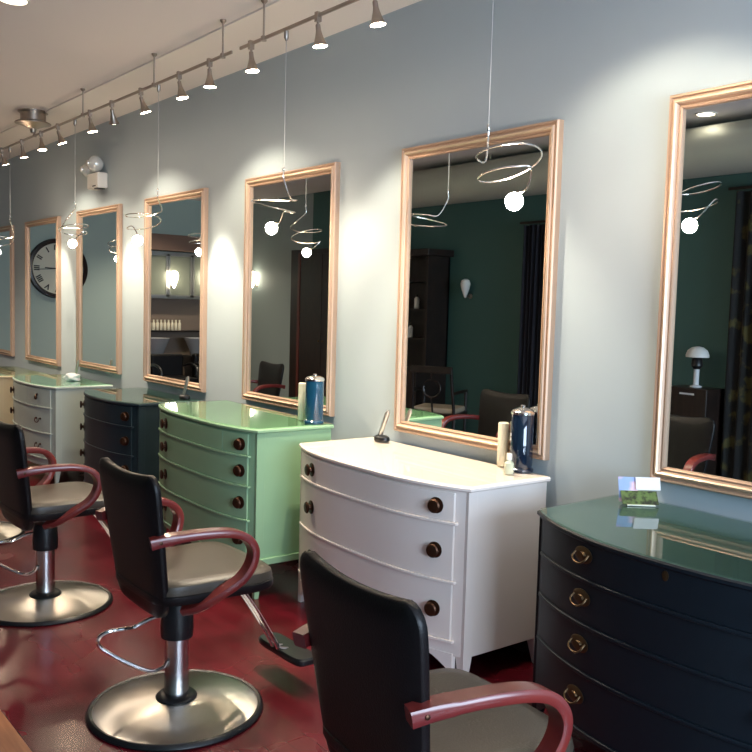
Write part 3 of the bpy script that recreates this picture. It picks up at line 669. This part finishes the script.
def cream_bottle(loc, label, h=0.20, r=0.024):
    t = thing('product_bottle', label, 'bottle', loc, 0, 'slim cream bottles')
    bm = nb(); lathe(bm, [(r*0.9,0),(r,0.004),(r,h*0.66),(r*0.97,h*0.68)], n=28); obj('bottle_body', bm, 'cream_plastic', t)
    bm = nb(); lathe(bm, [(r*0.97,h*0.682),(r*0.97,h*0.98),(r*0.8,h)], n=28); obj('cap', bm, 'cream_plastic', t)
    return t
cream_bottle((-2.835, 3.02, 0.8665), 'slim cream bottle left of the navy jar on the white dresser', 0.205, 0.026)
cream_bottle((-4.205, 2.80, 0.9325), 'slim cream bottle left of the blue jar on the mint dresser', 0.215, 0.026)
def jar(loc, label, m, h=0.28, r=0.056, rz=0):
    t = thing('disinfectant_jar', label, 'jar', loc, rz, 'tall blue comb jars')
    bm = nb(); lathe(bm, [(r*1.12,0),(r*1.12,0.010),(r*0.95,0.018),(r,0.03),(r,h*0.86),(r*0.96,h*0.87)], n=36); obj('jar_body', bm, m, t)
    bm = nb(); lathe(bm, [(r*1.04,h*0.865),(r*1.06,h*0.90),(r*0.9,h*0.935),(r*0.45,h*0.965),(r*0.2,h*0.975),(r*0.22,h*1.0),(r*0.1,h*1.01)], n=36); obj('lid', bm, 'chrome', t)
    bm = nb(); rr = []
    for i in range(9):
        a = -2.9+0.11*i; q = r+0.0012
        rr.append([(q*math.cos(a), q*math.sin(a), h*0.46), (q*math.cos(a), q*math.sin(a), h*0.50), ((q-0.002)*math.cos(a), (q-0.002)*math.sin(a), h*0.50), ((q-0.002)*math.cos(a), (q-0.002)*math.sin(a), h*0.46)])
    rings(bm, rr); rings(bm, [[(p[0],p[1],p[2]+h*0.07) for p in r_] for r_ in rr]); obj('label', bm, 'label', t)
    return t
jar((-2.705, 3.005, 0.8665), 'tall navy blue comb jar with silver lid on the white dresser', 'navy_glass', 0.300, 0.052)
jar((-4.085, 2.80, 0.9325), 'tall blue comb jar with silver lid on the mint dresser', 'blue_glass', 0.275, 0.052)
t = thing('dropper_bottle', 'small clear bottle with pale cap in front of the navy jar', 'bottle', (-2.68, 2.90, 0.8665))
bm = nb(); lathe(bm, [(0.020,0),(0.022,0.004),(0.022,0.048),(0.010,0.060),(0.009,0.066)], n=24); obj('bottle_body', bm, 'clear_bottle', t)
bm = nb(); lathe(bm, [(0.0125,0.062),(0.0125,0.088),(0.010,0.092)], n=20); obj('cap', bm, 'white_plastic', t)
# card holder
t = thing('card_holder', 'holder with pastel and green printed cards on the navy dresser', 'card holder', (-2.015, 2.93, 0.8525), math.radians(50))
bm = nb(); box(bm, -0.055, 0.055, -0.035, 0.035, 0.0, 0.006); box(bm, -0.055, 0.055, 0.02, 0.026, 0.0, 0.05); obj('stand', bm, 'clear_bottle', t, bevel=0.002)
def slab(x0, x1, yb, z0, z1, lean, m, name, rz=0.0):
    bm = nb(); box(bm, x0, x1, -0.002, 0.002, 0, z1-z0)
    bmesh.ops.rotate(bm, verts=bm.verts, cent=(0,0,0), matrix=Matrix.Rotation(-lean, 3, 'X'))
    bmesh.ops.rotate(bm, verts=bm.verts, cent=(0,0,0), matrix=Matrix.Rotation(rz, 3, 'Z'))
    bmesh.ops.translate(bm, verts=bm.verts, vec=(0, yb, z0)); return obj(name, bm, m, t)
slab(-0.075, 0.0, 0.012, 0.007, 0.105, 0.35, 'card', 'pastel_card')
slab(-0.01, 0.085, 0.016, 0.055, 0.105, 0.35, 'paper', 'white_card')
slab(-0.07, 0.07, -0.022, 0.006, 0.065, 0.75, 'card_green', 'green_card')

# ------------------------------------------------------------------ what the mirrors show: the far side of the room
bm = nb(); lathe(bm, [(0.205, -8.5), (0.205, 0)] , (0,0,0), 40, 'x')
for k in range(8):
    pass
d = obj('air_duct', bm, 'duct', None); d.location = (0.6, -0.55, 2.94); tag(d, 'round galvanised air duct running under the ceiling, seen in the mirrors', 'duct')
for k in range(4):
    bm = nb(); box(bm, -1.2-2.0*k-0.015, -1.2-2.0*k+0.015, -0.004, 0.004, 0.19, CEIL-2.94); obj('hanger_strap', bm, 'duct', d)

def sconce(loc, axis, label, lit=True, R=1.0):
    t = thing('wall_sconce', label, 'wall lamp', loc, axis, 'flame shaped wall sconces')
    bm = nb(); lathe(bm, [(0.010,-0.13*R),(0.028*R,-0.09*R),(0.055*R,-0.01*R),(0.064*R,0.045*R),(0.052*R,0.09*R),(0.02*R,0.11*R)], (0,-0.09,0), 24); obj('glass_shade', bm, 'sconce' if lit else 'sconce_off', t)
    bm = nb(); lathe(bm, [(0.03,0),(0.03,-0.01),(0.01,-0.02)], (0,0,-0.1), 16, 'y'); tube(bm, [(0,-0.01,-0.1),(0,-0.09,-0.12)], 0.008, 8); obj('bracket', bm, 'nickel', t)
    return t
sconce((-7.40, OY, 1.84), PI, 'unlit white flame shaped sconce on the dark green wall', False, 0.9)

# hutch with bottles
t = thing('hutch', 'tall dark wooden hutch with open shelves against the green wall', 'cabinet', (-8.35, OY, 0))
bm = nb(); box(bm, -0.6, 0.6, 0.02, 0.5, 0.0, 0.85); obj('base_cabinet', bm, 'dark_wood', t, bevel=0.005)
bm = nb(); box(bm, -0.6, -0.56, 0.02, 0.36, 0.85, 2.2); box(bm, 0.56, 0.6, 0.02, 0.36, 0.85, 2.2); box(bm, -0.6, 0.6, 0.02, 0.04, 0.85, 2.2); obj('side_panels', bm, 'dark_wood', t)
bm = nb(); box(bm, -0.66, 0.66, 0.01, 0.42, 2.2, 2.28); obj('cornice', bm, 'dark_wood', t, bevel=0.01)
for z in (1.2, 1.55, 1.9):
    bm = nb(); box(bm, -0.56, 0.56, 0.04, 0.34, z, z+0.025); obj('shelf', bm, 'dark_wood', t)
btl = None
for k, (x, z) in enumerate(((-8.75,1.226),(-8.6,1.226),(-8.42,1.226),(-8.2,1.226),(-8.66,1.576),(-8.5,1.576),(-8.3,1.576),(-8.1,1.576))):
    tt_ = thing('shelf_bottle', 'pale product bottle on the hutch shelves', 'bottle', (x, OY+0.22, z), 0, 'bottles in the hutch')
    bm = nb(); lathe(bm, [(0.03,0),(0.032,0.004),(0.032,0.12),(0.014,0.145)], n=16); obj('bottle_body', bm, 'label' if k % 2 else 'cream_plastic', tt_)
    bm = nb(); lathe(bm, [(0.015,0.146),(0.015,0.175)], n=14); obj('cap', bm, 'black_plastic', tt_)
# tall wardrobe with mahogany post
t = thing('wardrobe', 'dark wardrobe with a mahogany corner post beyond the hutch', 'wardrobe', (-9.95, OY, 0))
bm = nb(); box(bm, -0.66, 0.7, 0.01, 0.42, 0, 2.35); obj('body', bm, 'dark_wood', t, bevel=0.006)
bm = nb(); box(bm, -0.44, -0.39, 0.42, 0.45, 0.05, 2.3); obj('corner_post', bm, 'red_wood', t, bevel=0.004)
for x0, x1 in ((-0.38, 0.14), (0.15, 0.67)):
    bm = nb(); box(bm, x0, x1, 0.42, 0.44, 0.08, 2.28); d = obj('door', bm, 'dark_wood', t, bevel=0.004)
    bm = nb(); lathe(bm, [(0.012,0),(0.014,0.012),(0.008,0.02)], (0.10 if x0 < 0 else 0.19, 0.44, 1.1), 14, 'y'); obj('knob', bm, 'brass', d)
# curtains
def curtain(x0, x1, m, label, ht=2.5):
    bm = nb(); n = 60; rr = []
    for z in (0.03, 0.8, 1.6, ht):
        a = [(x0+(x1-x0)*i/n, OY+0.09+0.035*math.sin(i*1.05)+0.01*math.sin(i*0.37+z), z) for i in range(n+1)]
        b_ = [(p[0], p[1]+0.012, p[2]) for p in a[::-1]]
        rr.append(a+b_)
    rings(bm, rr)
    t = thing('curtain', label, 'curtain', (0,0,0), 0)
    bm2 = nb(); tube(bm2, [(x0-0.08, OY+0.09, ht+0.03),(x1+0.08, OY+0.09, ht+0.03)], 0.014, 10)
    o = obj('drape', bm, m, t, angle=60); obj('curtain_rod', bm2, 'dark_wood', t)
curtain(-6.50, -5.9, 'curtain', 'plain black curtain reflected at the right of the mirror over the white dresser')
curtain(-4.10, -2.9, 'curtain_pat', 'dark curtain with ochre pattern reflected in the mirror at the right edge', 2.66)
# armchair with cream seat
t = thing('armchair', 'dark wooden armchair with a cream seat pad beside the hutch', 'chair', (-7.30, -0.58, 0), math.radians(150))
for x, y in ((-0.24,-0.2),(0.24,-0.2)):
    bm = nb(); tube(bm, smooth_path([(x,y,0),(x,y,0.42),(x*0.95,y-0.05,0.70),(x*0.92,y-0.10,0.95)],5), 0.018, 10); obj('leg', bm, 'dark_wood', t)
for x, y in ((-0.25,0.22),(0.25,0.22)):
    bm = nb(); tube(bm, [(x,y,0),(x,y,0.66)], 0.018, 10, [0.014,0.02]); obj('leg', bm, 'dark_wood', t)
bm = nb(); box(bm, -0.27, 0.27, -0.22, 0.25, 0.38, 0.43); obj('seat_frame', bm, 'dark_wood', t, bevel=0.006)
bm = nb(); box(bm, -0.25, 0.25, -0.19, 0.24, 0.43, 0.49); obj('seat_pad', bm, 'cream_fabric', t, bevel=0.02, seg=3)
bm = nb(); box(bm, -0.24, 0.24, -0.32, -0.29, 0.88, 0.96); obj('top_rail', bm, 'dark_wood', t, bevel=0.01)
bm = nb(); lathe(bm, [(0.10,-0.01),(0.11,0.0),(0.10,0.01),(0.085,0.0),(0.10,-0.01)], (0,-0.27,0.71), 24, 'y', cap=False)
tube(bm, [(0,-0.30,0.88),(0,-0.27,0.80)], 0.012, 8); tube(bm, [(0,-0.27,0.61),(0,-0.22,0.43)], 0.012, 8); obj('back_splat', bm, 'dark_wood', t)
for s in (-1, 1):
    bm = nb(); tube(bm, smooth_path([(0.235*s,-0.25,0.66),(0.27*s,0.0,0.67),(0.25*s,0.24,0.66)],5), 0.018, 10); obj('armrest', bm, 'dark_wood', t)
# stand with a white domed dryer
t = thing('tool_cabinet', 'low black cabinet with a white label plate by the patterned curtain', 'cabinet', (-4.33, -0.93, 0))
bm = nb(); box(bm, -0.2, 0.2, -0.15, 0.15, 0.0, 0.96); obj('body', bm, 'dark_wood', t, bevel=0.01)
bm = nb(); box(bm, -0.06, 0.08, 0.15, 0.154, 0.90, 0.915); obj('label_plate', bm, 'label', t)
t = thing('desk_dryer', 'white domed dryer on a grey pole, on the low black cabinet', 'hair dryer', (-4.33, -0.93, 0.96))
bm = nb(); lathe(bm, [(0.05,0),(0.05,0.01),(0.024,0.02),(0.024,0.16)], n=24); obj('pole', bm, 'label', t)
bm = nb(); lathe(bm, [(0.03,0.16),(0.05,0.19),(0.045,0.25),(0.02,0.28)], n=24); obj('neck', bm, 'black_plastic', t)
bm = nb(); lathe(bm, [(0.098,0.265),(0.10,0.285),(0.085,0.325),(0.05,0.352),(0.015,0.36)], n=28); obj('dome', bm, 'sconce_off', t)

# clock on the end wall
t = thing('wall_clock', 'large round clock with dark rim and roman numerals on the far end wall', 'clock', (EX, 1.78, 2.01), PI/2)
CR = 0.435
bm = nb(); lathe(bm, [(CR,0),(CR*1.0,-0.03),(CR*0.97,-0.055),(CR*0.90,-0.06),(CR*0.85,-0.045),(CR*0.84,-0.02),(CR*0.84,0.0)], (0,0,0), 64, 'y'); obj('rim', bm, 'clock_rim', t)
bm = nb(); lathe(bm, [(CR*0.85,-0.004),(CR*0.85,-0.018),(0.01,-0.018)], (0,0,0), 64, 'y'); face = obj('face', bm, 'clock_face', t)
NUM = ['XII','I','II','III','IIII','V','VI','VII','VIII','IX','X','XI']
for k, s_ in enumerate(NUM):
    cu = bpy.data.curves.new('numeral', 'FONT'); cu.body = s_; cu.size = 0.105; cu.extrude = 0.001; cu.align_x = 'CENTER'; cu.align_y = 'CENTER'; cu.offset = 0.004
    tmp = bpy.data.objects.new('numeral', cu); COL.objects.link(tmp); bpy.context.view_layer.update()
    me = bpy.data.meshes.new_from_object(tmp); COL.objects.unlink(tmp); bpy.data.objects.remove(tmp)
    a = 2*PI*k/12; r_ = CR*0.69
    mm = Matrix.Translation((r_*math.sin(a), -0.0195, r_*math.cos(a))) @ Matrix.Rotation(a, 4, 'Y') @ Matrix.Rotation(PI/2, 4, 'X')
    me.transform(mm); me.materials.clear(); me.materials.append(M['ink'])
    o = bpy.data.objects.new('numeral', me); COL.objects.link(o); o.parent = face
for nm, ln, wd_, a in (('minute_hand', 0.29, 0.010, math.radians(94)), ('hour_hand', 0.19, 0.015, math.radians(88))):
    bm = nb(); box(bm, -wd_/2, wd_/2, -0.026, -0.022, -0.05, ln)
    bmesh.ops.rotate(bm, verts=bm.verts, cent=(0,0,0), matrix=Matrix.Rotation(a, 3, 'Y')); obj(nm, bm, 'ink', t)

# washing corner on the end wall
bm = nb(); box(bm, EX, EX+0.35, OY, 0.62, 2.36, 2.60); struct('trim_3', bm, 'brown_soffit', 'brown beam over the washing corner', 'beam', bevel=0.005)
bm = nb(); box(bm, EX, EX+0.02, OY, 0.66, 0.0, 1.62); struct('trim_4', bm, 'beige_wall', 'beige splash panel behind the wash basins', 'wall panel')
t = thing('wall_cabinet', 'wall cabinet with aluminium framed sage glass doors', 'cabinet', (EX, 0, 1.62))
bm = nb(); box(bm, 0.002, 0.20, OY+0.02, 0.60, 0.0, 0.72); obj('body', bm, 'alu', t, bevel=0.004)
y = OY+0.05
while y < 0.5:
    bm = nb(); box(bm, 0.20, 0.215, y, y+0.40, 0.03, 0.69)
    dd = obj('door', bm, 'sage_glass', t, bevel=0.002)
    bm = nb()
    for (a, b_, c, e) in ((y,y+0.40,0.03,0.06),(y,y+0.40,0.66,0.69),(y,y+0.03,0.03,0.69),(y+0.37,y+0.40,0.03,0.69)): box(bm, 0.214, 0.222, a, b_, c, e)
    obj('door_frame', bm, 'alu', dd); y += 0.41
sconce((EX+0.222, 0.10, 1.93), PI/2, 'lit flame shaped sconce on the sage glass doors, nearer the clock', True, 1.1)
sconce((EX+0.222, -0.47, 1.95), PI/2, 'lit flame shaped sconce on the sage glass doors, nearer the room corner', True, 1.1)
sconce((-12.25, OY, 1.97), PI, 'lit flame shaped sconce on the sage wall section', True, 1.1)
# ledge with bottles
bm = nb(); box(bm, EX+0.02, EX+0.20, OY+0.02, 0.60, 1.10, 1.125); tag(obj('wall_ledge', bm, 'dark_wood', None, bevel=0.003), 'narrow dark ledge under the glass doors', 'shelf')
for k in range(9):
    tt_ = thing('ledge_bottle', 'cream bottle in the row on the ledge above the basins', 'bottle', (EX+0.11, 0.40-0.062*k, 1.1255), 0, 'cream bottles on the ledge')
    bm = nb(); lathe(bm, [(0.022,0),(0.024,0.004),(0.024,0.11),(0.012,0.13)], n=14); obj('bottle_body', bm, 'cream_plastic', tt_)
    bm = nb(); lathe(bm, [(0.013,0.131),(0.013,0.165)], n=12); obj('cap', bm, 'cream_plastic', tt_)
def wash(loc, label):
    t = thing('wash_station', label, 'shampoo chair', loc, 0, 'shampoo chairs with basins')
    bm = nb(); rings(bm, [[(x*s_, y*s_, z) for x, y in ((-0.16,-0.2),(0.2,-0.2),(0.2,0.2),(-0.16,0.2))] for s_, z in ((0.8,0),(0.8,0.5),(1.0,0.75))]); obj('pedestal', bm, 'black_plastic', t, bevel=0.02)
    bm = nb(); lathe(bm, [(0.10,0.74),(0.14,0.86),(0.20,0.99),(0.21,1.02),(0.19,1.02),(0.14,0.90),(0.08,0.82),(0.02,0.81)], n=32); obj('basin', bm, 'bowl', t)
    bm = nb(); box(bm, 0.30, 0.42, -0.26, 0.26, 0.40, 0.80); obj('backrest', bm, 'black_vinyl', t, bevel=0.04, seg=3)
    bm = nb(); box(bm, 0.38, 0.92, -0.26, 0.26, 0.36, 0.48); obj('seat', bm, 'black_vinyl', t, bevel=0.03, seg=3)
    bm = nb(); box(bm, 0.44, 0.86, -0.20, 0.20, 0.0, 0.36); obj('seat_base', bm, 'black_plastic', t, bevel=0.01)
    for s_ in (-1, 1):
        bm = nb(); tube(bm, smooth_path([(0.36,0.29*s_,0.62),(0.6,0.30*s_,0.66),(0.8,0.29*s_,0.60),(0.82,0.27*s_,0.44)],5), 0.022, 8); obj('armrest', bm, 'black_plastic', t)
    return t
w0 = wash((-12.55, 0.45, 0), 'black shampoo chair with grey basin nearer the clock')
dup(w0, (-12.55, -0.24, 0), 0, 'black shampoo chair with grey basin nearer the room corner')

# clutter in the shade between the dressers
t = thing('cable_bundle', 'black cable coil lying on the floor between white and navy dressers', 'cables', (-2.38, 2.93, 0))
bm = nb()
pts = [(0.10*math.cos(a*0.9)*(1-0.02*a), 0.07*math.sin(a*0.9), 0.012+0.006*a*0.3) for a in range(0, 26)]
tube(bm, smooth_path(pts, 4), 0.006, 6); obj('cable', bm, 'black_plastic', t)

# ------------------------------------------------------------------ daylight, world, camera
def area(name, loc, rot, sx, sy, e, color):
    L = bpy.data.lights.new(name, 'AREA'); L.shape = 'RECTANGLE'; L.size = sx; L.size_y = sy; L.energy = e; L.color = color
    o = bpy.data.objects.new(name, L); COL.objects.link(o); o.location = loc; o.rotation_euler = rot; return o
area('window_daylight', (FX+0.25, (wy0+wy1)/2, (wz0+wz1)/2), (0, math.radians(90), 0), wz1-wz0, wy1-wy0, 285, (0.66, 0.80, 1.0))
wd = bpy.data.worlds.new('world'); S.world = wd; wd.use_nodes = True
wd.node_tree.nodes['Background'].inputs[0].default_value = (0.6, 0.75, 1.0, 1); wd.node_tree.nodes['Background'].inputs[1].default_value = 1.0

cam = bpy.data.cameras.new('camera'); co = bpy.data.objects.new('camera', cam); COL.objects.link(co)
yaw, pitch, roll, Fp = 0.90049766, 0.07963909, 0.02761769, 880.0
cy_, sy_, cp_, sp_ = math.cos(yaw), math.sin(yaw), math.cos(pitch), math.sin(pitch)
f = Vector((-sy_*cp_, cy_*cp_, -sp_)); r = Vector((cy_, sy_, 0)); u = r.cross(f)
r2 = r*math.cos(roll)+u*math.sin(roll); u2 = -r*math.sin(roll)+u*math.cos(roll)
m = Matrix(((r2.x, u2.x, -f.x), (r2.y, u2.y, -f.y), (r2.z, u2.z, -f.z))).to_4x4()
m.translation = (0, 0, 1.6); co.matrix_world = m
cam.sensor_width = 36; cam.sensor_fit = 'HORIZONTAL'; cam.lens = 36*Fp/752; cam.clip_start = 0.05; cam.clip_end = 60
S.camera = co
S.view_settings.view_transform = 'Standard'; S.view_settings.look = 'None'; S.view_settings.gamma = 1.0
S.view_settings.use_curve_mapping = False; S.view_settings.exposure = 0.55
try:
    S.cycles.use_denoising = True; S.cycles.max_bounces = 10; S.cycles.transparent_max_bounces = 12
    S.cycles.sample_clamp_indirect = 6; S.cycles.caustics_reflective = False; S.cycles.caustics_refractive = False
except Exception: pass
